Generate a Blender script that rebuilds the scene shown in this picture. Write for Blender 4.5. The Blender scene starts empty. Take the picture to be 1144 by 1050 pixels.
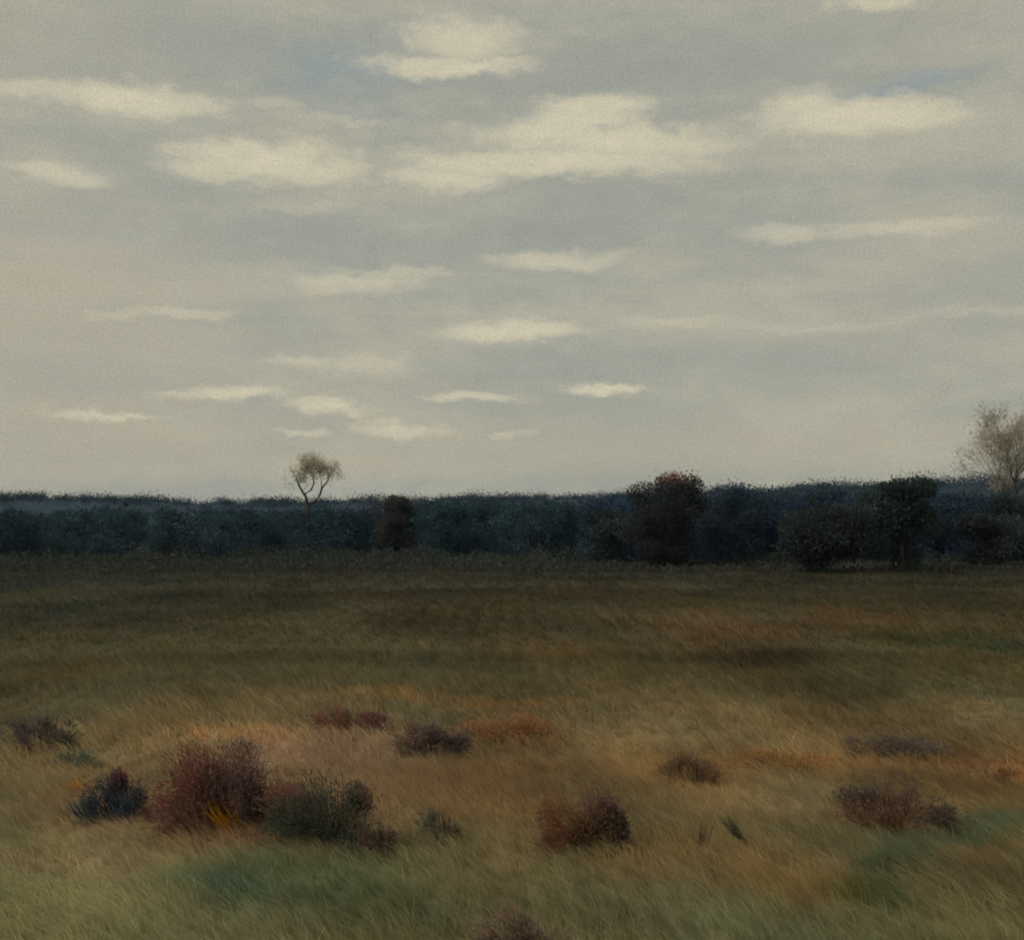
import bpy, math, random
import numpy as np
from mathutils import Vector

C = bpy.context.scene.collection
SC = bpy.context.scene
R = math.radians

# ------------------------------------------------------------------ camera geometry
PW, PH, F = 1144.0, 1050.0, 1381.0      # picture size and focal length in picture pixels
HOR, CAMH = 590.0, 3.6                  # eye-level row, height of the knoll the view is taken from
PITCH = math.atan((HOR - PH / 2) / F)


def ray(px, py):
    x, z = (px - PW / 2) / F, (PH / 2 - py) / F
    c, s = math.cos(PITCH), math.sin(PITCH)
    return x, c - z * s, z * c + s


def at(px, py):
    """ground point seen at a place in the view"""
    x, y, z = ray(px, py)
    t = -CAMH / z
    return x * t, y * t


def lin(c):
    return tuple(((v / 255 + 0.055) / 1.055) ** 2.4 if v > 10 else v / 255 / 12.92 for v in c)


def alb(c, k=0.5, m=0.75):
    return tuple(min(m, v / k) for v in lin(c))


# ------------------------------------------------------------------ noise
def vnoise(x, y, seed=0):
    xi, yi = np.floor(x).astype(np.int64), np.floor(y).astype(np.int64)
    fx, fy = x - xi, y - yi
    fx, fy = fx * fx * (3 - 2 * fx), fy * fy * (3 - 2 * fy)

    def h(a, b):
        n = (a * 374761393 + b * 668265263 + seed * 974711) & 0x7FFFFFFF
        n = ((n ^ (n >> 13)) * 1274126177) & 0x7FFFFFFF
        n = n ^ (n >> 16)
        return (n & 0xFFFF) / 65535.0
    a, b, c, d = h(xi, yi), h(xi + 1, yi), h(xi, yi + 1), h(xi + 1, yi + 1)
    return (a + (b - a) * fx) * (1 - fy) + (c + (d - c) * fx) * fy


def fbm(x, y, seed=0, o=4):
    t, a, s = 0, 0.5, 0
    for i in range(o):
        t = t + a * vnoise(x, y, seed + i)
        s += a
        x, y, a = x * 2.03 + 17.1, y * 2.03 + 5.3, a * 0.5
    return t / s


def gz(x, y):
    x, y = np.asarray(x, float), np.asarray(y, float)
    d = np.hypot(x, y)
    w = np.clip((d - 4) / 8, 0, 1)
    return w * ((fbm(x / 9, y / 9, 3, 3) - 0.5) * 0.45 + (fbm(x / 2.2, y / 2.2, 9, 2) - 0.5) * 0.10)


def gzf(x, y):
    return float(gz(np.array([x]), np.array([y]))[0])


# ------------------------------------------------------------------ colour of the vegetation on the moor
ROWS = [(596, (30, 36, 34)), (625, (33, 35, 30)), (640, (43, 42, 32)), (670, (58, 54, 36)), (700, (66, 59, 36)), (740, (71, 64, 39)), (780, (86, 77, 50)), (820, (101, 88, 57)),  # first rows darkened to paint in the shade under the trees
        (860, (104, 90, 58)), (900, (104, 91, 59)), (950, (105, 97, 64)), (1000, (107, 102, 68)), (1050, (105, 101, 66)), (1400, (100, 94, 58))]
GK = .365                                # how much of the day's light a tuft of grass gives back to the eye
PATCH = [  # x, y, rx, ry, colour, strength
    (790, 700, 170, 16, (82, 62, 38), .6), (700, 725, 200, 14, (72, 56, 30), .5), (1090, 722, 110, 18, (38, 43, 24), .8), (850, 737, 140, 8, (42, 35, 25), .7),
    (130, 682, 170, 18, (40, 42, 36), .6), (60, 650, 120, 12, (34, 42, 38), .6), (560, 665, 220, 10, (46, 38, 26), .5),
    (300, 738, 200, 14, (50, 43, 29), .5), (1000, 690, 120, 10, (74, 56, 32), .5), (930, 770, 160, 12, (50, 48, 30), .5),
    (90, 762, 120, 12, (82, 74, 48), .6), (405, 788, 60, 5, (112, 86, 42), .8), (560, 790, 80, 6, (114, 86, 42), .8), (500, 775, 140, 8, (76, 64, 36), .5),
    (350, 845, 150, 26, (104, 78, 57), .7), (250, 832, 70, 6, (118, 90, 50), .8), (290, 915, 110, 34, (102, 75, 51), .7), (150, 900, 100, 26, (104, 80, 56), .6),
    (480, 880, 110, 34, (104, 78, 50), .6), (560, 910, 60, 20, (100, 74, 46), .5),
    (860, 862, 160, 20, (106, 82, 42), .7), (1110, 862, 80, 16, (104, 75, 42), .7), (980, 868, 60, 12, (108, 84, 44), .7),
    (870, 892, 100, 18, (102, 88, 58), .7), (1060, 885, 90, 14, (88, 72, 42), .5),
    (1135, 938, 90, 18, (62, 75, 58), .95), (1066, 957, 80, 14, (64, 75, 55), .9), (1010, 976, 70, 12, (64, 75, 50), .9), (940, 996, 60, 12, (64, 72, 42), .8), (972, 1012, 42, 16, (54, 69, 33), .9),
    (920, 1000, 60, 16, (66, 70, 40), .7), (1100, 1000, 90, 30, (86, 74, 46), .6), (1110, 975, 50, 5, (104, 72, 36), .6),
    (330, 985, 150, 32, (78, 86, 56), .8), (255, 992, 60, 14, (62, 77, 61), .8), (300, 1012, 80, 14, (66, 80, 58), .65), (430, 1020, 90, 26, (70, 78, 50), .7),
    (130, 965, 110, 20, (104, 92, 66), .6), (60, 1010, 90, 24, (92, 90, 58), .6), (70, 870, 70, 22, (92, 82, 52), .6),
    (880, 985, 80, 36, (108, 82, 36), .65), (790, 960, 130, 34, (106, 84, 46), .7), (640, 1000, 110, 26, (84, 82, 54), .6),
    (810, 905, 70, 14, (98, 86, 56), .4), (600, 860, 70, 20, (104, 82, 50), .5), (720, 1030, 80, 16, (78, 76, 46), .5),
]


def moor(x, y):
    """vegetation colour (albedo), tree-line shade included, at ground points"""
    wx = x + (fbm(x / 1.7, y / 2.6, 21, 3) - .5) * (0.6 + y * .03)
    wy = y + (fbm(x / 2.3, y / 2.6, 31, 3) - .5) * (0.6 + y * .10)
    yy = np.maximum(wy, 4.0)
    row = HOR + CAMH * F / yy
    rr = [r for r, _ in ROWS]
    col = np.stack([np.interp(row, rr, [alb(c, GK)[k] for _, c in ROWS]) for k in range(3)], -1)
    # left of the view greener and greyer, right more ochre
    side = np.clip(x / (0.42 * np.maximum(y, 3)), -1.5, 1.5)[:, None]
    col = col * (1 + side * np.array([.05, .0, -.07]))
    for px, py, rx, ry, c, s in PATCH:
        cx, cy = at(px, py)
        sx, sy = rx * cy / F, ry * cy * cy / (F * CAMH)
        d = np.sqrt(((wx - cx) / sx) ** 2 + ((wy - cy) / sy) ** 2)
        w = np.clip(1.35 - d, 0, 1)
        w = (w * w * (3 - 2 * w) * s)[:, None]
        col = col * (1 - w) + np.array(alb(tuple(q * 1.13 for q in c), GK)) * w
    n = (fbm(x / .9, y / 1.6, 41, 4) - .5)[:, None]
    n2 = (fbm(x / 3.5, y / 9, 55, 4) - .5)[:, None]
    n3 = (fbm(x / 2.1, y / 6, 77, 4) - .5)[:, None]
    col = col * (1 + n * .55 + n2 * .95) * (1 + n3 * np.array([.42, .05, -.4]))
    lum = (col @ np.array([.3, .59, .11]))[:, None]
    return np.clip(lum + (col - lum) * .8, .004, .7)


# ------------------------------------------------------------------ materials
def new_mat(name):
    m = bpy.data.materials.new(name)
    m.use_nodes = True
    nt = m.node_tree
    nt.nodes.clear()
    return m, nt, nt.nodes.new('ShaderNodeOutputMaterial')


def veg_mat(name, trans=.3, mottled=.5, scale=6.0):
    """matt plant surface: the plant's own hue, mottled, with some light passing through"""
    m, nt, out = new_mat(name)
    N, L = nt.nodes.new, nt.links.new
    a = N('ShaderNodeAttribute'); a.attribute_name = 'hue'
    tc = N('ShaderNodeTexCoord')
    no = N('ShaderNodeTexNoise'); no.inputs['Scale'].default_value = scale; no.inputs['Detail'].default_value = 3
    L(tc.outputs['Object'], no.inputs['Vector'])
    mr = N('ShaderNodeMapRange'); mr.inputs['From Min'].default_value = .25; mr.inputs['From Max'].default_value = .75
    mr.inputs['To Min'].default_value = 1 - mottled; mr.inputs['To Max'].default_value = 1 + mottled
    L(no.outputs['Fac'], mr.inputs['Value'])
    mx = N('ShaderNodeVectorMath'); mx.operation = 'SCALE'
    L(a.outputs['Color'], mx.inputs[0]); L(mr.outputs['Result'], mx.inputs['Scale'])
    p = N('ShaderNodeBsdfPrincipled'); p.inputs['Roughness'].default_value = .85; p.inputs['Specular IOR Level'].default_value = .12
    L(mx.outputs['Vector'], p.inputs['Base Color'])
    if trans > 0:
        t = N('ShaderNodeBsdfTranslucent'); L(mx.outputs['Vector'], t.inputs['Color'])
        ms = N('ShaderNodeMixShader'); ms.inputs[0].default_value = trans
        L(p.outputs[0], ms.inputs[1]); L(t.outputs[0], ms.inputs[2]); L(ms.outputs[0], out.inputs['Surface'])
    else:
        L(p.outputs[0], out.inputs['Surface'])
    return m


def bark_mat(name, c):
    m, nt, out = new_mat(name)
    N, L = nt.nodes.new, nt.links.new
    tc = N('ShaderNodeTexCoord')
    mp = N('ShaderNodeMapping'); mp.inputs['Scale'].default_value = (9, 9, 1.6)
    no = N('ShaderNodeTexNoise'); no.inputs['Scale'].default_value = 1; no.inputs['Detail'].default_value = 6
    L(tc.outputs['Object'], mp.inputs['Vector']); L(mp.outputs[0], no.inputs['Vector'])
    cr = N('ShaderNodeValToRGB')
    cr.color_ramp.elements[0].position = .3; cr.color_ramp.elements[1].position = .72
    cr.color_ramp.elements[0].color = (c[0] * .5, c[1] * .5, c[2] * .5, 1)
    cr.color_ramp.elements[1].color = (c[0] * 1.5, c[1] * 1.5, c[2] * 1.5, 1)
    L(no.outputs['Fac'], cr.inputs['Fac'])
    p = N('ShaderNodeBsdfPrincipled'); p.inputs['Roughness'].default_value = .9; p.inputs['Specular IOR Level'].default_value = .1
    L(cr.outputs['Color'], p.inputs['Base Color'])
    b = N('ShaderNodeBump'); b.inputs['Strength'].default_value = .6; b.inputs['Distance'].default_value = .03
    L(no.outputs['Fac'], b.inputs['Height']); L(b.outputs[0], p.inputs['Normal'])
    L(p.outputs[0], out.inputs['Surface'])
    return m


def ground_mat():
    m, nt, out = new_mat('moor_soil')
    N, L = nt.nodes.new, nt.links.new
    a = N('ShaderNodeAttribute'); a.attribute_name = 'hue'
    tc = N('ShaderNodeTexCoord')
    n1 = N('ShaderNodeTexNoise'); n1.inputs['Scale'].default_value = 1.3; n1.inputs['Detail'].default_value = 10; n1.inputs['Roughness'].default_value = .65
    n2 = N('ShaderNodeTexNoise'); n2.inputs['Scale'].default_value = .12; n2.inputs['Detail'].default_value = 8
    for n in (n1, n2): L(tc.outputs['Object'], n.inputs['Vector'])
    ad = N('ShaderNodeMath'); ad.operation = 'ADD'; L(n1.outputs['Fac'], ad.inputs[0]); L(n2.outputs['Fac'], ad.inputs[1])
    mr = N('ShaderNodeMapRange'); mr.inputs['From Min'].default_value = .6; mr.inputs['From Max'].default_value = 1.4
    mr.inputs['To Min'].default_value = .45; mr.inputs['To Max'].default_value = 1.15
    L(ad.outputs[0], mr.inputs['Value'])
    mx = N('ShaderNodeVectorMath'); mx.operation = 'SCALE'
    L(a.outputs['Color'], mx.inputs[0]); L(mr.outputs['Result'], mx.inputs['Scale'])
    p = N('ShaderNodeBsdfPrincipled'); p.inputs['Roughness'].default_value = .95; p.inputs['Specular IOR Level'].default_value = .05
    L(mx.outputs['Vector'], p.inputs['Base Color'])
    b = N('ShaderNodeBump'); b.inputs['Strength'].default_value = .9; b.inputs['Distance'].default_value = .12
    L(n1.outputs['Fac'], b.inputs['Height']); L(b.outputs[0], p.inputs['Normal'])
    L(p.outputs[0], out.inputs['Surface'])
    return m


M_GRASS = veg_mat('moor_grass', .4, .25, 2.0)
M_SHRUB = veg_mat('shrub_foliage', .45, .3, 4.0)
M_LEAF = veg_mat('tree_foliage', .45, .35, .5)
M_FAR = veg_mat('ridge_foliage', .0, .4, .05)
M_GROUND = ground_mat()
M_TWIG = bark_mat('twig_bark', (.06, .042, .035))
M_BARK = bark_mat('dark_bark', (.045, .04, .036))
M_FORK = bark_mat('brown_bark', (.045, .036, .030))
M_PALE = bark_mat('grey_bark', (.10, .088, .08))


# ------------------------------------------------------------------ mesh helpers
def np_mesh(name, verts, counts, loops, hue=None, mat=None, smooth=False):
    me = bpy.data.meshes.new(name)
    nv, nf, nl = len(verts), len(counts), len(loops)
    me.vertices.add(nv); me.loops.add(nl); me.polygons.add(nf)
    me.vertices.foreach_set('co', np.ascontiguousarray(verts, np.float32).ravel())
    me.loops.foreach_set('vertex_index', np.ascontiguousarray(loops, np.int32))
    st = np.concatenate([[0], np.cumsum(counts)[:-1]]).astype(np.int32)
    me.polygons.foreach_set('loop_start', st)
    if smooth:
        me.polygons.foreach_set('use_smooth', np.ones(nf, bool))
    if hue is not None:
        at_ = me.attributes.new('hue', 'FLOAT_COLOR', 'POINT')
        h = np.ones((nv, 4), np.float32); h[:, :3] = hue
        at_.data.foreach_set('color', h.ravel())
    me.update(calc_edges=True)
    if mat: me.materials.append(mat)
    return me


def link(name, me, parent=None, loc=None):
    o = bpy.data.objects.new(name, me)
    C.objects.link(o)
    if parent: o.parent = parent
    if loc: o.location = loc
    return o


def tag(o, label=None, cat=None, group=None, kind=None):
    for k, v in (('label', label), ('category', cat), ('group', group), ('kind', kind)):
        if v: o[k] = v
    return o


class Tubes:
    """tapered tubes gathered into one mesh"""
    def __init__(s): s.v, s.c, s.l, s.n = [], [], [], 0

    def add(s, pts, rad, k=5):
        pts = [Vector(p) for p in pts]
        base = s.n
        for i, p in enumerate(pts):
            d = (pts[min(i + 1, len(pts) - 1)] - pts[max(i - 1, 0)]).normalized()
            a = d.orthogonal().normalized(); b = d.cross(a)
            for j in range(k):
                t = 2 * math.pi * j / k
                s.v.append(p + (a * math.cos(t) + b * math.sin(t)) * rad[i])
        for i in range(len(pts) - 1):
            for j in range(k):
                j2 = (j + 1) % k
                s.l += [base + i * k + j, base + i * k + j2, base + (i + 1) * k + j2, base + (i + 1) * k + j]; s.c.append(4)
        s.l += [base + (len(pts) - 1) * k + j for j in range(k)]; s.c.append(k)
        s.n += len(pts) * k

    def mesh(s, name, mat): return np_mesh(name, np.array([tuple(v) for v in s.v]), np.array(s.c), np.array(s.l), None, mat, True)


def leaf_cards(P, D, length, width, hue, name, mat, rng):
    """small pointed four-sided leaves: base, two shoulders, tip"""
    n = len(P)
    rv = rng.normal(size=(n, 3))
    S = np.cross(D, rv); S /= np.linalg.norm(S, axis=1, keepdims=True) + 1e-9
    Nn = np.cross(D, S)
    L = length[:, None]; W = width[:, None]
    bend = Nn * L * (rng.random((n, 1)) - .5) * .5
    v = np.stack([P, P + D * L * .5 + S * W * .5 + bend * .5, P + D * L + bend * 0, P + D * L * .5 - S * W * .5 + bend * .5], 1).reshape(-1, 3)
    return np_mesh(name, v, np.full(n, 4), np.arange(4 * n), np.repeat(hue, 4, 0), mat)


def unit(v): return v / (np.linalg.norm(v, axis=1, keepdims=True) + 1e-9)


# ------------------------------------------------------------------ ground
def build_ground():
    nr, na = 230, 540
    r = np.concatenate([[0.0], np.geomspace(1.0, 2380.0, nr)])
    a = np.linspace(0, 2 * np.pi, na, endpoint=False)
    rr, aa = np.meshgrid(r[1:], a, indexing='ij')
    x, y = (rr * np.sin(aa)).ravel(), (rr * np.cos(aa)).ravel()
    x, y = np.concatenate([[0], x]), np.concatenate([[0], y])
    z = gz(x, y)
    i = np.arange(nr - 1)[:, None] * na + np.arange(na)[None] + 1
    i2 = np.arange(nr - 1)[:, None] * na + (np.arange(na)[None] + 1) % na + 1
    q = np.stack([i, i2, i2 + na, i + na], -1).reshape(-1, 4)
    j = np.arange(na)
    tri = np.stack([np.zeros(na, int), (j + 1) % na + 1, j + 1], -1)
    loops = np.concatenate([q[:, ::-1].ravel(), tri.ravel()])
    counts = np.concatenate([np.full(len(q), 4), np.full(na, 3)])
    me = np_mesh('ground', np.stack([x, y, z], -1), counts, loops, moor(x, np.where(y > 0, y, np.abs(y) * .5 + 8)) * .62, M_GROUND, True)
    tag(link('ground', me), 'rolling brown and olive moorland reaching to the far trees', 'ground', None, 'structure')


build_ground()


# ------------------------------------------------------------------ grass
def blades(n, d0, d1, hmin, hmax, w, g, rng, spread=.56):
    """tufted, wind-bent blades between two distances"""
    d = np.sqrt(rng.random(n) * (d1 * d1 - d0 * d0) + d0 * d0)
    a = (rng.random(n) * 2 - 1) * spread
    x, y = d * np.sin(a), d * np.cos(a)
    # gather part of them into tussocks
    cx, cy = np.floor(x / g + fbm(x, y, 2, 2)), np.floor(y / g + fbm(x, y, 7, 2))
    jx, jy = vnoise(cx * 7.3, cy * 3.1, 5), vnoise(cx * 2.7, cy * 9.1, 6)
    tx, ty = (cx + jx) * g, (cy + jy) * g
    k = (rng.random(n) < .55) * (.35 + .4 * rng.random(n))
    x, y = x + (tx - x) * k, y + (ty - y) * k
    hue = moor(x, y)
    tall = .35 + 1.3 * fbm(x / 1.5, y / 2.4, 91, 3)
    h = (hmin + (hmax - hmin) * rng.random(n) ** 1.5) * tall
    lean = -.55 - .5 * fbm(x / 3.3, y / 4, 61, 2) + rng.normal(size=n) * .38        # the wind bends them to the left
    leany = rng.normal(size=n) * .35 - .05
    P = np.stack([x, y, gz(x, y) - .02], -1)
    t = rng.random(n) * np.pi
    S = np.stack([np.cos(t), np.sin(t) * .6, np.zeros(n)], -1) * (w * (.6 + .8 * rng.random(n)))[:, None]
    lv = np.stack([lean * h * .35, leany * h * .35, h * .62], -1)
    tv = np.stack([lean * h, leany * h, h * .95], -1)
    v = np.stack([P - S * .5, P + S * .5, P + lv + S * .4, P + lv - S * .4, P + tv], 1).reshape(-1, 3)
    b = (np.arange(n) * 5)[:, None]
    lp = (b + np.array([[0, 1, 2, 3, 3, 2, 4]])).ravel()
    ct = np.tile([4, 3], n)
    hue = hue * (.87 + .26 * rng.random((n, 1))) * (1 + rng.normal(size=(n, 3)) * .06)
    dry = (rng.random((n, 1)) < .16)
    hue = np.where(dry, hue * np.array([1.2, 1.15, 1.05]), hue)
    return v, ct, lp, np.repeat(hue, 5, 0)


def build_grass():
    rng = np.random.default_rng(4)
    V, K, L, H, off = [], [], [], [], 0
    for args in ((270000, 8.5, 19, .10, .30, .0065, .3), (190000, 19, 36, .10, .32, .014, .45), (120000, 36, 75, .10, .32, .03, .8), (70000, 75, 140, .12, .4, .06, 1.5)):
        v, k, l, h = blades(*args, rng)
        V.append(v); K.append(k); L.append(l + off); H.append(h); off += len(v)
    me = np_mesh('grass', np.concatenate(V), np.concatenate(K), np.concatenate(L), np.clip(np.concatenate(H), 0.003, .8), M_GRASS)
    tag(link('grass', me), 'wind-bent tawny and green grass covering the open moor', 'grass', None, 'stuff')


build_grass()


# ------------------------------------------------------------------ shrubs
def shrub(name, px, base, w, h, cols, label, cat='shrub', n=5200, leaf=(.03, .085), slim=.17, lump=.35, seed=1, lean=-.25, group='heath shrubs on the moor', flat=1.0, depth=None):
    """px, base: where it stands in the view; w, h: its size there.  cols: list of (colour, u, v, r) spots, u -1..1 across, v 0..1 up"""
    n = int(n * 1.3)
    rng = np.random.default_rng(seed); rnd = random.Random(seed)
    x, y = at(px, base)
    z = gzf(x, y)
    s = y / F
    W, Hh = w * s / 2, h * s * flat
    Dp = (depth or .8) * W
    root = link(name, None, None, (x, y, z))
    root.empty_display_size = .3
    tag(root, label, cat, group)
    # lumps that make up the outline
    K = max(5, int(7 * w / h))
    cu = np.linspace(-.72, .72, K) + rng.normal(size=K) * .12
    cd = np.clip(rng.normal(size=K) * .4, -.8, .8)
    cv = np.clip((.10 + .62 * rng.random(K)) * (1 - .55 * cu ** 2), .08, .8)
    cr = .22 + .27 * rng.random(K)
    pick = rng.integers(0, K, n)
    dirv = unit(rng.normal(size=(n, 3)))
    rad = (rng.random(n) ** .52) * (1 + (rng.random(n) < .25) * rng.random(n) * .95)
    U = cu[pick] + dirv[:, 0] * rad * cr[pick]
    Dd = cd[pick] + dirv[:, 1] * rad * cr[pick]
    Vv = cv[pick] + dirv[:, 2] * rad * cr[pick] * .95
    Vv = np.where(Vv < .0, np.abs(Vv) * .5, Vv)
    # gaps: thin out the leaves where a noise is low
    keep = fbm(U * 4 + 9, Vv * 4 + Dd * 2, seed, 3) > lump
    U, Vv, Dd, dirv = U[keep], Vv[keep], Dd[keep], dirv[keep]
    m = len(U)
    P = np.stack([U * W + lean * Vv * Hh * .5, Dd * Dp, Vv * Hh], -1)
    D = unit(np.stack([U * .8 + lean, Dd * .8, .55 + .4 * Vv], -1) + rng.normal(size=(m, 3)) * .45)
    ln = leaf[0] + (leaf[1] - leaf[0]) * rng.random(m)
    sc = max(1.0, y / 17)
    ln = ln * sc
    hue = np.zeros((m, 3)); wt = np.zeros((m, 1))
    nz = (fbm(U * 5, Vv * 5, seed + 3, 3) - .5) * .7
    for c, u0, v0, r0 in cols:
        dd = np.hypot(U - u0 + nz, (Vv - v0 + nz) * 1.2) / r0
        g = np.exp(-dd * dd * 1.6)[:, None] + 1e-4
        hue += g * np.array(alb(c, .22, .6)); wt += g
    hue = hue / wt
    lum = (hue @ np.array([.3, .59, .11]))[:, None]
    hue = (lum + (hue - lum) * .78) * (.85 + .3 * rng.random((m, 1))) * (1 + rng.normal(size=(m, 3)) * .07)
    me = leaf_cards(P, D, ln, ln * slim, np.clip(hue, .003, .7), 'foliage', M_SHRUB, rng)
    link('foliage', me, root)
    tb = Tubes()
    for i in range(40):
        u, d, v = rnd.gauss(0, .45), rnd.gauss(0, .4), .45 + .5 * rnd.random()
        u = max(-.95, min(.95, u))
        v *= 1 - .4 * u * u
        p0 = Vector((u * W * .35, d * Dp * .35, -.03)); p2 = Vector((u * W + lean * v * Hh * .5, d * Dp, v * Hh))
        p1 = (p0 + p2) / 2 + Vector((rnd.gauss(0, .05), rnd.gauss(0, .05), .04)) * W
        r = .007 * sc
        tb.add([p0, p1, p2], [r, r * .7, r * .25], 4)
    link('stems', tb.mesh('stems', M_TWIG), root)
    return root


MAR, PUR, DKG, BLU, ORA, BRN, RST = (62, 34, 30), (50, 42, 42), (40, 46, 36), (30, 40, 46), (116, 78, 26), (62, 44, 28), (98, 58, 26)
shrub('heath_shrub', 50, 836, 95, 42, [(PUR, -.3, .5, .8), ((46, 44, 38), .5, .4, .6)], 'low dull purple shrub alone at the far left of the moor', seed=11, n=3800)
shrub('dwarf_shrub', 88, 856, 50, 20, [((58, 62, 48), 0, .5, .9)], 'thin blue-green wisp of a shrub below the dull purple shrub', seed=31, n=900)
shrub('heath_shrub', 136, 914, 66, 62, [(BLU, 0, .35, .8), ((56, 32, 32), 0, .95, .5), ((84, 34, 28), .4, .95, .4), ((20, 44, 56), .3, .1, .3)], 'small blue-black shrub with a maroon tip', seed=12, n=5200)
shrub('heath_shrub', 256, 934, 118, 104, [((70, 37, 31), -.6, .8, .6), ((58, 40, 40), .3, .65, .6), ((60, 44, 40), .7, .4, .5), (ORA, .15, .05, .28), ((66, 46, 36), -.5, .2, .4)], 'tallest maroon shrub with orange leaves at its foot', seed=13, n=19000, lump=.27)
shrub('heath_shrub', 374, 952, 130, 90, [(DKG, -.3, .4, .75), ((78, 42, 31), -.55, .95, .45), ((44, 38, 36), .1, .9, .4), ((58, 46, 34), .75, .45, .5)], 'dark green shrub with a reddish crest', seed=14, n=14000, lump=.3)
shrub('dwarf_shrub', 437, 958, 24, 30, [((58, 48, 34), 0, .5, .9)], 'tiny brown shrub at the right foot of the dark green shrub', seed=15, n=900)
shrub('dwarf_shrub', 496, 944, 40, 42, [((60, 58, 44), 0, .5, .9), ((68, 56, 40), .5, .2, .5)], 'small grey-green shrub alone on the tan grass', seed=16, n=1300)
shrub('heath_shrub', 390, 816, 84, 26, [((72, 46, 32), -.4, .5, .6), ((64, 40, 34), .5, .4, .7)], 'low flat reddish brown shrub behind the dark green shrub', seed=17, n=3400, flat=1.1)
shrub('heath_shrub', 482, 850, 78, 46, [((56, 46, 42), 0, .5, .8), ((72, 52, 36), -.7, .8, .5)], 'purplish brown shrub between the flat reddish one and the russet strip', seed=18, n=4200)
shrub('heath_shrub', 570, 830, 150, 30, [((88, 60, 28), 0, .4, .9), ((80, 50, 22), .4, .2, .6), ((86, 62, 38), -.7, .7, .4)], 'long low russet-brown strip of shrub right of the purplish brown one', seed=19, n=5600)
shrub('heath_shrub', 668, 954, 104, 86, [((64, 46, 42), .15, .75, .5), ((78, 52, 30), -.6, .45, .6), ((54, 44, 40), .5, .5, .35), ((74, 60, 34), .1, .1, .5)], 'rounded brown shrub in the middle of the near moor', seed=20, n=12000)
shrub('dwarf_shrub', 630, 952, 64, 30, [((74, 54, 40), 0, .5, .9)], 'low brown fringe of shrub at the left foot of the rounded brown shrub', seed=32, n=1700)
shrub('heath_shrub', 776, 876, 78, 40, [((66, 52, 32), 0, .5, .9), ((80, 56, 30), .5, .7, .4)], 'low olive-brown shrub behind the two dark weed stalks', seed=21, n=2800)
shrub('heath_shrub', 876, 860, 120, 22, [((88, 62, 26), 0, .5, .9)], 'thin low ochre shrub spread over the yellow grass', seed=22, n=2600)
shrub('heath_shrub', 1004, 846, 110, 26, [((58, 50, 44), 0, .5, .9)], 'low grey-purple shrub on the olive ground to the right', seed=23, n=3400)
shrub('heath_shrub', 1000, 930, 128, 58, [((54, 45, 40), -.4, .7, .55), ((74, 46, 24), -.1, .3, .4), ((52, 45, 40), .6, .5, .5), ((76, 54, 36), -.8, .2, .4)], 'wide brown and mauve shrub above the green grass', seed=24, n=10000)
shrub('heath_shrub', 1124, 880, 74, 30, [((106, 74, 36), 0, .5, .9), ((98, 62, 32), .6, .4, .5)], 'bright rust shrub at the right edge of the view', seed=25, n=3000)
shrub('heath_shrub', 592, 1086, 92, 54, [((72, 58, 46), 0, .5, .9), ((72, 58, 42), .6, .3, .5)], 'dark brown shrub half out of view at the bottom', seed=26, n=6000)


def tuft(name, px, base, w, h, c, label, cat, n=60, lean=-.5, seed=1, wid=.01, group=None):
    """a tuft of stiff stalks as one mesh"""
    rng = np.random.default_rng(seed)
    x, y = at(px, base)
    s = y / F
    P = np.stack([rng.normal(size=n) * w * s * .3, rng.normal(size=n) * w * s * .2, np.full(n, -.02)], -1)
    D = unit(np.stack([lean + rng.normal(size=n) * .16, rng.normal(size=n) * .2, np.ones(n)], -1))
    ln = h * s * (.6 + .5 * rng.random(n))
    hue = np.array(alb(c, .32)) * (.65 + .7 * rng.random((n, 1)))
    me = leaf_cards(P, D, ln, np.full(n, wid) * (.7 + .8 * rng.random(n)), np.clip(hue, .003, .7), name, M_SHRUB, rng)
    return tag(link(name, me, None, (x, y, gzf(x, y))), label, cat, group)


G2 = 'stalk tufts on the moor'
tuft('grass_tuft', 92, 886, 26, 24, (140, 92, 20), 'small golden orange grass tuft beside the blue-black shrub', 'grass tuft', 110, seed=41, group=G2)
tuft('reed_tuft', 104, 918, 40, 40, (48, 56, 56), 'blue-grey reeds leaning left of the blue-black shrub', 'reeds', 70, -.5, 42, .012, G2)
tuft('reed_tuft', 176, 918, 18, 34, (66, 44, 38), 'thin dark reeds leaning right of the blue-black shrub', 'reeds', 30, -.8, 43, .011, G2)
tuft('weed_stalk', 779, 958, 10, 48, (56, 50, 36), 'dark weed stalk clump leaning right on ochre grass', 'weed', 34, .22, 44, .013, G2)
tuft('weed_stalk', 834, 944, 14, 44, (54, 54, 42), 'dark weed stalk clump leaning left on ochre grass', 'weed', 34, -.7, 45, .013, G2)
tuft('grass_tuft', 264, 936, 22, 52, (150, 88, 18), 'bright orange grass tuft at the foot of the tall maroon shrub', 'grass tuft', 80, -.7, 46, .012, G2)
#tuft('grass_tuft', 1112, 974, 40, 10, (120, 72, 30), 'short rusty grass tuft on the edge of the green grass', 'grass tuft', 90, -.4, 47, .012, G2)


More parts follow.
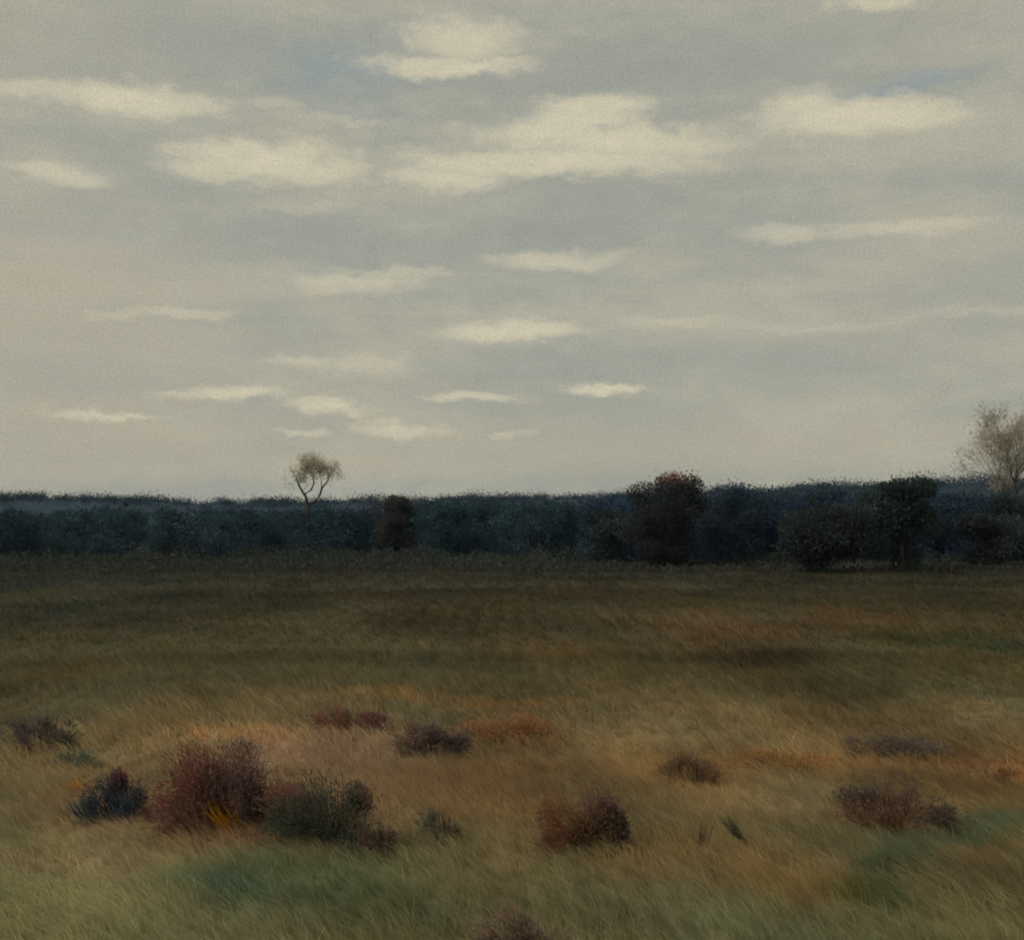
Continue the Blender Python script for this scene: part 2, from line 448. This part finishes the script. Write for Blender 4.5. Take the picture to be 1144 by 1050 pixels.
# ------------------------------------------------------------------ trees
def crown_cloud(rng, n, K, W, Dp, z0, z1, cr=(.28, .5), lowfill=.0, squash=.8, shell=.5):
    """points of a lumpy crown: (positions, outward directions, height share)"""
    th = rng.random(K) * 2 * np.pi
    ph = rng.random(K)
    rr = np.sqrt(rng.random(K)) * .84
    prof = np.sqrt(np.clip(1 - (2 * ph - 1.08) ** 2 / 1.75, .05, 1))
    cx, cy = np.cos(th) * rr * prof, np.sin(th) * rr * prof
    cz = .10 + .74 * ph
    cz[0], cx[0], cy[0] = .80, .0, 0
    r = cr[0] + (cr[1] - cr[0]) * rng.random(K)
    pk = rng.integers(0, K, n)
    d = unit(rng.normal(size=(n, 3)))
    rad = rng.random(n) ** shell * (1 + (rng.random(n) < .12) * rng.random(n) * .5)
    Hh = z1 - z0
    P = np.stack([(cx[pk] + d[:, 0] * rad * r[pk]) * W, (cy[pk] + d[:, 1] * rad * r[pk]) * Dp, z0 + cz[pk] * Hh + d[:, 2] * rad * r[pk] * squash * min(W, Hh * .6)], -1)
    P[:, 2] = np.where(P[:, 2] < .1, .1 + rng.random(n) * .6, P[:, 2])
    return P, d, (P[:, 2] - z0) / Hh


def grow(tb, p, d, length, r, lev, rnd, tips, spread=.6, up=.15, kids=(2, 3), wob=.18, k=5):
    pts, rad = [p], [r]
    for i in range(3):
        d = (d + Vector((rnd.gauss(0, wob), rnd.gauss(0, wob), rnd.gauss(0, wob * .5) + up * .4))).normalized()
        p = p + d * length / 3
        pts.append(p); rad.append(r * (1 - .16 * (i + 1)))
    tb.add(pts, rad, k if r > .03 else 3)
    tips.append((pts[2], d)); tips.append((p, d))
    if lev == 0: return
    for j in range(rnd.randint(*kids)):
        a = d.orthogonal().normalized()
        a.rotate(__import__('mathutils').Quaternion(d, rnd.random() * 6.283))
        nd = (d + a * spread * (.6 + .8 * rnd.random()) + Vector((0, 0, up))).normalized()
        grow(tb, p, nd, length * (.62 + .25 * rnd.random()), r * .52 * (.9 + .2 * rnd.random()), lev - 1, rnd, tips, spread, up, kids, wob, k)
    if lev >= 1:
        for j in range(2):
            q = pts[1 + j]
            a = d.orthogonal().normalized(); a.rotate(__import__('mathutils').Quaternion(d, rnd.random() * 6.283))
            nd = (d * .6 + a * spread + Vector((0, 0, up))).normalized()
            grow(tb, q, nd, length * .5, r * .32, max(0, lev - 2), rnd, tips, spread, up, kids, wob, k)


def dense_tree(px, base, top, w, col, label, topcol=None, seed=1, n=7000, name='bushy_tree', leaf=.25, K=18, cat='tree', group='dark trees along the moor edge', shell=.5):
    rng = np.random.default_rng(seed); rnd = random.Random(seed)
    x, y = at(px, base)
    s = y / F
    W, Hh = w * s / 2, (base - top) * s
    root = link(name, None, None, (x, y, gzf(x, y))); root.empty_display_size = 1
    tag(root, label, cat, group)
    P, d, hs = crown_cloud(rng, int(n * 2.0), K, W * 1.08, W * .95, .02 * Hh, Hh * 1.03, shell=shell)
    n = len(P)
    D = unit(d + rng.normal(size=(n, 3)) * .6)
    ln = leaf * (.5 + rng.random(n))
    hue = np.tile(np.array(alb(col, .25, .3)), (n, 1))
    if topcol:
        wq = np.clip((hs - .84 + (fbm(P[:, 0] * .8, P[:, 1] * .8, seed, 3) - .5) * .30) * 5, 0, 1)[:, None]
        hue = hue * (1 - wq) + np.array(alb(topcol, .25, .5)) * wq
    cl = (fbm(P[:, 0] * .6 + P[:, 2] * .5, P[:, 1] * .6 + P[:, 2] * .6, seed + 5, 3))[:, None]
    hue = hue * (.5 + 1.0 * cl) * (.85 + .3 * rng.random((n, 1)))
    link('crown', leaf_cards(P, D, ln, ln * .6, np.clip(hue, .002, .6), 'crown', M_LEAF, rng), root)
    tb = Tubes(); tips = []
    tb.add([(0, 0, -.1), (.03, 0, Hh * .16), (0, .05, Hh * .3)], [.022 * Hh, .018 * Hh, .016 * Hh], 7)
    for j in range(4):
        a = 6.283 * j / 4 + rnd.random()
        grow(tb, Vector((0, .05, Hh * (.2 + .03 * j))), Vector((math.cos(a) * .8, math.sin(a) * .8, .9)).normalized(), Hh * .26, .010 * Hh, 2, rnd, tips)
    grow(tb, Vector((0, .05, Hh * .3)), Vector((0, 0, 1)), Hh * .24, .012 * Hh, 2, rnd, tips)
    link('trunk', tb.mesh('trunk', M_BARK), root)
    return root


TEAL, DK, NAVY = (30, 38, 40), (30, 32, 30), (22, 36, 54)
dense_tree(748, 634, 527, 92, (26, 27, 27), 'tall round dark tree with a russet-lit top', (96, 60, 42), 51, 15000, K=26, leaf=.19)  # lit look of the top is painted in as russet leaf colour
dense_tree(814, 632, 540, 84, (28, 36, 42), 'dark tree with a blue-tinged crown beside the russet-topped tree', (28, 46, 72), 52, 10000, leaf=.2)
dense_tree(868, 626, 549, 70, (34, 42, 44), 'lower grey-teal tree right of the blue-tinged tree', None, 53, 6000)
dense_tree(912, 626, 544, 74, (30, 38, 40), 'dark tree behind the broad low thicket bush', None, 54, 6500)
dense_tree(960, 627, 548, 66, (34, 44, 46), 'pale teal tree left of the dark green domed tree', None, 55, 5500)
dense_tree(922, 640, 566, 104, (29, 33, 33), 'broad low dark bush standing forward of the tree line', None, 56, 7500, name='thicket_bush', cat='bush')
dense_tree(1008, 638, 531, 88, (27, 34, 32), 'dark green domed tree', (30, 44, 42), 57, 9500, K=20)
dense_tree(1058, 628, 546, 76, (28, 38, 40), 'dark teal tree right of the dark green domed tree', None, 58, 6500)
dense_tree(1098, 634, 574, 66, (26, 29, 28), 'small blackish tree below the pale bare tree', None, 59, 5500)
dense_tree(1146, 630, 548, 80, (32, 40, 40), 'dark tree cut by the right edge in front of the bare tree', None, 60, 6000)
dense_tree(441, 624, 551, 46, (33, 33, 32), 'narrow brownish tree standing up from the left hedge', (46, 42, 40), 61, 7000, K=30, leaf=.2)
dense_tree(680, 630, 566, 70, (32, 40, 42), 'low teal bush left of the russet-topped tree', None, 62, 5000, name='thicket_bush', cat='bush')
dense_tree(616, 610, 556, 16, (24, 32, 38), 'tiny pointed tree on the skyline right of centre', None, 63, 1200, leaf=.3, K=7)
dense_tree(141, 602, 556, 9, (30, 44, 52), 'tiny far tree poking above the left skyline', None, 64, 700, leaf=.4, K=5)
dense_tree(118, 602, 558, 16, (30, 46, 54), 'tiny far bush-like tree at the left skyline, lower and wider', None, 65, 900, leaf=.4, K=6)


def pale_tree():
    """open-crowned pale tree with a forked trunk"""
    rng = np.random.default_rng(70); rnd = random.Random(70)
    x, y = at(345, 624)
    s = y / F

    def L(px, py, dy=0): return Vector(((px - 345) * s, dy, (624 - py) * s))
    root = link('forked_tree', None, None, (x, y, gzf(x, y)))
    tag(root, 'pale forked tree with a thin open crown rising above the left hedge', 'tree')
    tb = Tubes(); tips = []
    tb.add([L(346, 629), L(345, 600), L(343, 575), L(343, 563)], [.36, .27, .23, .21], 7)
    tb.add([L(343, 564), L(341, 554), L(338, 550), L(333, 541), L(330, 533)], [.19, .16, .14, .12, .09], 6)
    tb.add([L(340, 551), L(347, 547), L(350, 540), L(349, 532)], [.12, .11, .09, .07], 5)
    tb.add([L(344, 564), L(352, 559), L(357, 552), L(358, 545, .5), L(365, 536, .6), L(366, 530, .6)], [.17, .15, .14, .12, .09, .07], 6)
    tb.add([L(358, 546, .5), L(359, 536, -.4), L(357, 528, -.6)], [.06, .05, .04], 5)
    for (a, b, dz, n) in ((330, 533, 0, 4), (349, 532, 0, 4), (366, 530, .6, 4), (357, 528, -.6, 3), (333, 541, 0, 3), (338, 548, 0, 1)):
        for j in range(n):
            t = rnd.random() * 6.283
            grow(tb, L(a, b, dz), Vector((math.cos(t) * .8, math.sin(t) * .8, .9)).normalized(), .75, .035, 2, rnd, tips, .7, .12)
    link('trunk', tb.mesh('trunk', M_FORK), root)
    P, W = [], []
    # leaf clumps: big left lump, right lump and hanging outer sprays
    for cx, cy, cd, r, n in ((333, 528, 0, 9, 1300), (342, 520, .6, 10, 1700), (350, 517, -.6, 8, 600), (326, 522, -.5, 6, 300), (324, 534, .3, 6, 260), (346, 530, -.3, 8, 450),
                             (348, 512, .2, 6, 420), (338, 514, -.3, 6, 420), (357, 519, .3, 6, 380), (368, 531, -.2, 6, 260), (325, 540, 0, 5, 160), (362, 522, .4, 6, 420), (370, 525, .3, 6, 330), (374, 518, 0, 4, 140), (378, 530, .2, 4, 80), (366, 536, .2, 5, 80), (358, 527, -.5, 6, 160), (356, 512, 0, 4, 90)):
        d = unit(rng.normal(size=(n, 3))) * (rng.random((n, 1)) ** .6) * r * s * 1.75
        P.append(np.array(L(cx, cy, cd)) + d)
    P = np.concatenate(P); n = len(P)
    keep = fbm(P[:, 0] * 1.6 + 7, P[:, 2] * 1.6 + P[:, 1], 5, 3) > .46
    P = P[keep]; n = len(P)
    hue = np.array(alb((126, 122, 106), .4)) * (.6 + .8 * rng.random((n, 1))) * (1 + rng.normal(size=(n, 3)) * .08)
    ln = .14 + .2 * rng.random(n)
    link('crown', leaf_cards(P, unit(rng.normal(size=(n, 3))), ln, ln * .28, hue, 'crown', M_LEAF, rng), root)


pale_tree()


def bare_tree():
    """tall twiggy tree at the right edge"""
    rng = np.random.default_rng(80); rnd = random.Random(83)
    x, y = at(1137, 626)
    s = y / F
    Hh = (626 - 468) * s
    root = link('bare_tree', None, None, (x, y, gzf(x, y)))
    tag(root, 'tall pale bare tree with a fan of fine twigs at the right edge', 'tree')
    tb = Tubes(); tips = []
    tb.add([(0, 0, -.1), (.02, 0, Hh * .25), (-.05, 0, Hh * .48), (0, .05, Hh * .62)], [.26, .2, .16, .12], 7)
    for j in range(15):
        a = 6.283 * j / 15 * 2.618 + rnd.random()
        t = .38 + .30 * j / 15
        e = .55 + .9 * (j / 15)
        grow(tb, Vector((0, 0, Hh * t)), Vector((math.cos(a), math.sin(a), e)).normalized(), Hh * (.21 - .05 * j / 15), .105 - .003 * j, 3, rnd, tips, .5, .16, (2, 3), .14, 4)
    link('trunk', tb.mesh('trunk', M_PALE), root)
    # the last dry leaves and fine twig ends
    T = [t for t in tips if t[0].z > Hh * .45]
    idx = rng.integers(0, len(T), 20000)
    P = np.array([tuple(T[i][0]) for i in idx]) + rng.normal(size=(20000, 3)) * .45
    D0 = np.array([tuple(T[i][1]) for i in idx])
    keep = fbm(P[:, 0] * .7, P[:, 2] * .7 + P[:, 1] * .4, 5, 3) > .40
    P, D0 = P[keep], D0[keep]; n = len(P)
    hue = np.array(alb((122, 117, 105), .4)) * (.6 + .8 * rng.random((n, 1)))
    ln = .22 + .3 * rng.random(n)
    link('crown', leaf_cards(P, unit(D0 + rng.normal(size=(n, 3)) * .5), ln, ln * .14, hue, 'crown', M_LEAF, rng), root)


bare_tree()


# ------------------------------------------------------------------ the far wood, one mass
def build_woods():
    rng = np.random.default_rng(90)
    V, H, off = [], [], 0
    Ps, Ds, Ls, Hs = [], [], [], []
    for i in range(420):
        Y = 135 + 66 * rng.random()
        X = (rng.random() * 2 - 1) * (75 + .35 * Y)
        if i >= 330:                     # the wood comes forward on the right
            Y = 124 + 26 * rng.random(); X = (rng.random() ** 1.3 * .5 + .09) * Y
        px = X / Y * F + PW / 2
        topy = np.interp(px, [-200, 0, 90, 180, 260, 345, 420, 470, 560, 640, 720, 900, 1300], [569, 570, 568, 564, 567, 565, 565, 557, 556, 558, 554, 550, 549]) + rng.normal() * 1.6 + 1.5
        Hh = (HOR - topy) * Y / F + CAMH
        W = 2.2 + 2.2 * rng.random()
        n = 1500
        P, d, hs = crown_cloud(rng, n, 9, W * 1.15, W * 1.15, 0, Hh * 1.0)
        P = P + np.array([X, Y, 0])
        Ps.append(P); Ds.append(unit(d + rng.normal(size=(n, 3)) * .6)); Ls.append(.33 * (.5 + rng.random(n)))
        c = np.array(alb((24, 35, 40) if px < 660 else (22, 33, 45), .24, .3)) * (.75 + .5 * rng.random()) * (1 + rng.normal(size=3) * .05)
        Hs.append(c * (.85 + .3 * rng.random((n, 1))))
    # the ragged brush along its foot
    n = 60000
    X = (rng.random(n) * 2 - 1) * 115; Y = 100 + 36 * rng.random(n) ** .7
    hh = (.2 + 3.2 * np.clip(fbm(X / 7, Y / 7, 8, 3) - .25, 0, 1)) * ((Y - 97) / 36) ** 1.6
    P = np.stack([X, Y, rng.random(n) * np.maximum(hh, .2)], -1)
    Ps.append(P); Ds.append(unit(rng.normal(size=(n, 3)) + np.array([0, 0, .8]))); Ls.append(.32 * (.5 + rng.random(n)))
    Hs.append(np.array(alb((31, 34, 30), .24, .3)) * (.8 + .4 * rng.random((n, 1))))
    P, D, Ln, Hu = map(np.concatenate, (Ps, Ds, Ls, Hs))
    me = leaf_cards(P, D, Ln, Ln * .6, np.clip(Hu, .002, .5), 'woods', M_LEAF, rng)
    tag(link('woods', me), 'dark teal mass of woodland along the far side of the moor', 'wood', None, 'stuff')


build_woods()

# ------------------------------------------------------------------ far ridge with its trees
RX = [-900, -300, 0, 160, 330, 420, 560, 700, 800, 900, 1000, 1144, 1500, 2200]
RY = [556, 557, 558, 559, 560, 556, 553, 553, 547, 545, 543, 543, 546, 552]
RD = 1000.0


def ridge_h(az):
    px = np.tan(np.clip(az, -1.2, 1.2)) * F + PW / 2
    t = np.interp(px, RX, RY)
    h = (HOR - t) / F * RD * np.sqrt(1 + np.tan(np.clip(az, -.6, .6)) ** 2) + CAMH
    return h * (.93 + .14 * fbm(az * 60, az * 0 + 3, 12, 4)) - 2.6


def build_hills():
    na, nd = 1440, 26
    az = np.linspace(-np.pi, np.pi, na, endpoint=False)
    d = np.linspace(620, 1700, nd)
    A, Dd = np.meshgrid(az, d, indexing='ij')
    front = np.clip((Dd - 620) / (RD - 620), 0, 1); back = np.clip((Dd - RD) / (1700 - RD), 0, 1)
    prof = np.where(Dd < RD, front * front * (3 - 2 * front), 1 - back * back * (3 - 2 * back) * 1.02)
    x, y = Dd * np.sin(A), Dd * np.cos(A)
    hz = ridge_h(az)[:, None]
    z = hz * prof - .4 + (fbm(x / 40, y / 40, 15, 3) - .5) * 1.2 * prof
    v = np.stack([x, y, z], -1).reshape(-1, 3)
    i = np.arange(na)[:, None] * nd + np.arange(nd - 1)[None]
    i2 = ((np.arange(na)[:, None] + 1) % na) * nd + np.arange(nd - 1)[None]
    q = np.stack([i, i + 1, i2 + 1, i2], -1).reshape(-1, 4)
    base = np.array((.012, .030, .048))  # blue of distant air painted into the hill colour
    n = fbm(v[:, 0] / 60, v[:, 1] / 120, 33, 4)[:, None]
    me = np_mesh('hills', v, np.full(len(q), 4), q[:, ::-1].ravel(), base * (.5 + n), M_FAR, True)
    tag(link('hills', me), 'low blue ridge on the horizon behind the woods', 'hills', None, 'structure')
    rng = np.random.default_rng(91)
    Ps, Hs = [], []
    for k in range(1100):
        az = (rng.random() * 2 - 1) * .72
        dd = RD - 40 + rng.normal() * 70
        h = float(ridge_h(np.array([az]))[0]) * math.exp(-((dd - RD) / 420) ** 2)
        R0 = (1.6 + 2.6 * rng.random() ** 2) * (1 + .35 * max(0, az * 2))
        n = int(70 * R0)
        g = rng.normal(size=(n, 3)) * np.array([R0 * 1.3, R0, R0 * .62])
        P = np.array([dd * math.sin(az), dd * math.cos(az), h - 1.6 + R0 * .35]) + g
        Ps.append(P)
        Hs.append(np.array((.011, .026, .048)) * (.6 + .8 * rng.random()) * (.7 + .6 * rng.random((n, 1))))  # ridge trees carry the same painted distance blue
    P, hue = np.concatenate(Ps), np.concatenate(Hs)
    n = len(P); ln = .5 + .8 * rng.random(n)
    me = leaf_cards(P, unit(rng.normal(size=(n, 3))), ln, ln * .7, hue, 'ridge_woods', M_FAR, rng)
    tag(link('ridge_woods', me), 'ragged line of far blue trees along the top of the ridge', 'wood', None, 'stuff')


build_hills()

# ------------------------------------------------------------------ haze
def build_haze():
    me = bpy.data.meshes.new('haze')
    a, z0, z1 = 2500, -1.8, 62
    me.from_pydata([(x, y, z) for z in (z0, z1) for x, y in ((-a, -a), (a, -a), (a, a), (-a, a))], [],
                   [(3, 2, 1, 0), (4, 5, 6, 7), (0, 1, 5, 4), (1, 2, 6, 5), (2, 3, 7, 6), (3, 0, 4, 7)])
    m, nt, out = new_mat('moor_haze')
    v = nt.nodes.new('ShaderNodeVolumePrincipled')
    v.inputs['Color'].default_value = (.55, .75, .95, 1)
    v.inputs['Density'].default_value = .75e-4
    nt.links.new(v.outputs[0], out.inputs['Volume'])
    me.materials.append(m)
    tag(link('haze', me), 'thin blue-grey haze over the whole moor', 'haze', None, 'stuff')


build_haze()

# ------------------------------------------------------------------ sky
SUN_EL, SUN_AZ = R(45), R(-115)          # azimuth from +Y towards +X
SB = .1                                 # background strength


def build_world():
    w = bpy.data.worlds.new('World'); SC.world = w; w.use_nodes = True
    nt = w.node_tree; nt.nodes.clear()
    N, L = nt.nodes.new, nt.links.new

    def M(op, a, b=None, c=None, clamp=False):
        n = N('ShaderNodeMath'); n.operation = op; n.use_clamp = clamp
        for i, v in enumerate((a, b, c)):
            if v is None: continue
            if isinstance(v, (int, float)): n.inputs[i].default_value = v
            else: L(v, n.inputs[i])
        return n.outputs[0]

    def VM(op, a, b=None, c=None):
        n = N('ShaderNodeVectorMath'); n.operation = op
        for i, v in enumerate((a, b, c)):
            if v is None: continue
            if isinstance(v, tuple): n.inputs[i].default_value = v
            else: L(v, n.inputs[i])
        return n.outputs['Value'] if op == 'LENGTH' else n.outputs['Vector']

    def noise(vec, scale, detail=4, rough=.5):
        n = N('ShaderNodeTexNoise'); n.inputs['Scale'].default_value = scale; n.inputs['Detail'].default_value = detail; n.inputs['Roughness'].default_value = rough
        L(vec, n.inputs['Vector']); return n

    def mix(f, a, b):
        n = N('ShaderNodeMix'); n.data_type = 'RGBA'
        if isinstance(f, float): n.inputs[0].default_value = f
        else: L(f, n.inputs[0])
        for v, i in ((a, 6), (b, 7)):
            if isinstance(v, tuple): n.inputs[i].default_value = (*v, 1)
            else: L(v, n.inputs[i])
        return n.outputs[2]

    def smooth(v, a, b, lo=0., hi=1.):
        n = N('ShaderNodeMapRange'); n.interpolation_type = 'SMOOTHSTEP'
        L(v, n.inputs['Value'])
        for k, x in (('From Min', a), ('From Max', b), ('To Min', lo), ('To Max', hi)): n.inputs[k].default_value = x
        return n.outputs['Result']

    tc = N('ShaderNodeTexCoord'); d = tc.outputs['Generated']
    sp = N('ShaderNodeSeparateXYZ'); L(d, sp.inputs[0])
    az = M('ARCTAN2', sp.outputs[0], sp.outputs[1])
    el = M('ARCSINE', sp.outputs[2])
    cb = N('ShaderNodeCombineXYZ'); L(az, cb.inputs[0]); L(el, cb.inputs[1])
    p = cb.outputs[0]
    # stretched coordinates: clouds lie in flat streaks
    ps = VM('MULTIPLY', p, (10.0, 23.0, 1.0))
    n1 = noise(ps, 1.0, 5, .55)
    off = VM('MULTIPLY', VM('SUBTRACT', n1.outputs['Color'], (.5, .5, .5)), (.075, .024, 0))
    ps2 = VM('MULTIPLY', p, (50.0, 95.0, 1.0))
    n2 = noise(ps2, 1.0, 3, .6)
    off2 = VM('MULTIPLY', VM('SUBTRACT', n2.outputs['Color'], (.5, .5, .5)), (.034, .014, 0))
    q = VM('ADD', VM('ADD', p, off), off2)

    n5 = noise(VM('ADD', VM('MULTIPLY', p, (34.0, 58.0, 1.0)), (1.1, 4.7, 5.0)), 1.0, 6, .6)

    def blobs(lst, soft=(1.35, .35)):
        acc = None
        for cx, cy, rx, ry, s in lst:
            x, y, z = ray(cx, cy)
            a0, e0 = math.atan2(x, y), math.asin(z / math.sqrt(x * x + y * y + z * z))
            sx, sy = F / rx, F / ry
            l = VM('LENGTH', VM('MULTIPLY_ADD', q, (sx, sy, 0.0), (-a0 * sx, -e0 * sy, 0.0)))
            l = M('MULTIPLY_ADD', n5.outputs['Fac'], 2.2, M('ADD', l, -1.1))
            v = smooth(l, soft[0], soft[1], 0., s)
            acc = v if acc is None else M('MAXIMUM', acc, v)
        return acc

    bright = [(150, 112, 95, 17, 1), (50, 102, 70, 8, .75), (215, 118, 45, 11, .6), (300, 180, 95, 19, 1), (250, 191, 65, 14, .8), (350, 190, 60, 14, .8),
              (508, 44, 60, 26, .9), (500, 74, 86, 11, 1), (545, 32, 40, 14, .6), (668, 122, 62, 15, 1), (645, 137, 78, 14, 1), (618, 150, 92, 18, 1), (690, 160, 120, 18, 1), (610, 183, 170, 16, 1), (505, 199, 80, 12, .9), (745, 166, 80, 13, .8),
              (960, 128, 115, 18, 1), (905, 117, 50, 12, .9), (1035, 132, 60, 12, .7), (990, 2, 46, 10, .8), (66, 196, 52, 9, .7), (300, 116, 34, 8, .35), (345, 232, 50, 8, .3), (385, 132, 45, 5, .3),
              (385, 312, 70, 12, .6), (440, 305, 70, 6, .5), (615, 290, 70, 10, .7), (205, 351, 58, 7, .5), (135, 352, 40, 5, .3), (570, 373, 80, 10, .95), (345, 399, 55, 6, .55), (412, 407, 55, 13, .5),
              (264, 436, 55, 8, .9), (212, 438, 40, 5, .6), (365, 452, 55, 8, .85), (122, 462, 65, 6, .8), (440, 481, 48, 8, .75), (433, 470, 22, 6, .5), (520, 447, 55, 6, .8), (342, 484, 28, 5, .6),
              (673, 434, 48, 7, 1), (890, 258, 55, 11, .6), (990, 256, 110, 8, .5), (745, 358, 60, 7, .4), (900, 362, 90, 6, .25), (575, 485, 22, 4, .4), (1090, 350, 90, 8, .25)]
    dark = [(370, 90, 120, 40, .7), (520, 130, 130, 20, .6), (1010, 96, 80, 10, .8), (700, 128, 130, 14, .55), (440, 165, 80, 26, .7), (760, 80, 240, 30, .5), (560, 332, 130, 14, .6), (640, 262, 220, 12, .5),
            (330, 262, 160, 20, .4), (120, 150, 160, 16, .45), (690, 395, 170, 14, .4), (480, 240, 140, 18, .5), (90, 255, 120, 14, .4), (780, 310, 160, 10, .4), (460, 360, 90, 9, .4), (400, 375, 80, 8, .3), (960, 330, 140, 10, .3),
            (200, 220, 90, 9, .4), (300, 60, 150, 22, .4), (860, 200, 160, 14, .4), (560, 415, 150, 9, .35), (640, 20, 160, 24, .5), (560, 540, 260, 9, .35), (960, 532, 260, 10, .4)]
    blue = [(375, 82, 70, 26, .8), (955, 106, 36, 5, .8), (1000, 98, 42, 7, 1), (1045, 86, 40, 6, .9), (395, 125, 60, 14, .5), (440, 42, 60, 16, .35), (100, 270, 90, 12, .3), (300, 545, 330, 8, .4)]
    warm = [(40, 330, 200, 110, 1), (20, 30, 170, 60, .5), (1040, 330, 260, 90, .35), (90, 480, 260, 70, .9), (800, 500, 420, 40, .8), (300, 520, 300, 25, .7), (1000, 30, 160, 40, .35), (380, 420, 200, 60, .3)]
    fb, fd, fu, fw = blobs(bright, (1.5, .25)), blobs(dark, (1.6, .1)), blobs(blue, (1.6, .1)), blobs(warm, (1.5, .0))
    # general streaky cloud deck that runs all round the sky
    n3 = noise(VM('ADD', VM('MULTIPLY', p, (5.0, 16.0, 1.0)), (3.1, 7.7, 2.0)), 1.0, 7, .55)
    n4 = noise(VM('MULTIPLY', p, (480.0, 560.0, 1.0)), 1.0, 2, .6)
    streak = smooth(n3.outputs['Fac'], .36, .66)
    grey, pale, cream, shade, azure, rose = map(lin, ((170, 168, 152), (179, 175, 156), (211, 202, 175), (154, 157, 147), (139, 153, 158), (183, 173, 152)))
    sc = lambda c: tuple(v / SB for v in c)
    base = mix(streak, sc(shade), sc(pale))
    base = mix(.25, base, sc(grey))
    base = mix(M('MULTIPLY', fw, .75), base, sc(rose))
    base = mix(M('MULTIPLY', fd, .85), base, sc(shade))
    base = mix(M('MULTIPLY', fu, .55), base, sc(azure))
    tex = smooth(n5.outputs['Fac'], .25, .7, .86, 1.02)
    base = mix(M('MULTIPLY', M('MULTIPLY', fb, tex), .95, clamp=True), base, sc(cream))
    # light streaky clouds beyond the framed part of the sky
    far = M('MULTIPLY', smooth(n1.outputs['Fac'], .56, .74), M('MAXIMUM', smooth(M('ABSOLUTE', az), .46, .7), smooth(el, .42, .6)))
    base = mix(M('MULTIPLY', far, .8), base, sc(cream))
    gr = M('ADD', M('MULTIPLY', M('SUBTRACT', n4.outputs['Fac'], .5), .5), M('ADD', M('MULTIPLY', M('SUBTRACT', n5.outputs['Fac'], .5), .2), 1.0))
    cl = VM('SCALE', base); cl.node.inputs['Scale'].default_value = 1; L(gr, cl.node.inputs['Scale'])
    sky = N('ShaderNodeTexSky'); sky.sky_type = 'NISHITA'; sky.sun_disc = False
    sky.sun_elevation = SUN_EL; sky.sun_rotation = SUN_AZ; sky.air_density = 1.2; sky.dust_density = 2
    skyc = mix(.04, cl, sky.outputs[0])
    bg = N('ShaderNodeBackground'); bg.inputs['Strength'].default_value = SB
    L(skyc, bg.inputs['Color'])
    out = N('ShaderNodeOutputWorld'); L(bg.outputs[0], out.inputs['Surface'])
    w.cycles.sampling_method = 'MANUAL'; w.cycles.sample_map_resolution = 512


build_world()

sl = bpy.data.lights.new('sun', 'SUN'); sl.energy = 2.0; sl.angle = R(11); sl.color = (1, .93, .82)
so = bpy.data.objects.new('sun', sl); C.objects.link(so)
sd = Vector((math.sin(SUN_AZ) * math.cos(SUN_EL), math.cos(SUN_AZ) * math.cos(SUN_EL), math.sin(SUN_EL)))
so.rotation_euler = sd.to_track_quat('Z', 'Y').to_euler(); so.location = sd * 55

cd = bpy.data.cameras.new('camera'); co = bpy.data.objects.new('camera', cd); C.objects.link(co)
cd.sensor_fit = 'HORIZONTAL'; cd.angle = 2 * math.atan(PW / 2 / F); cd.clip_end = 20000; cd.clip_start = .1
co.location = (0, 0, CAMH); co.rotation_euler = (math.pi / 2 + PITCH, 0, 0)
SC.camera = co

SC.render.engine = 'CYCLES'
SC.cycles.max_bounces = 5; SC.cycles.diffuse_bounces = 3; SC.cycles.transmission_bounces = 3; SC.cycles.volume_bounces = 0
SC.cycles.use_denoising = True
SC.cycles.filter_width = 2.0
SC.view_settings.view_transform = 'Standard'; SC.view_settings.look = 'None'; SC.view_settings.exposure = 0; SC.view_settings.gamma = 1
SC.render.film_transparent = False
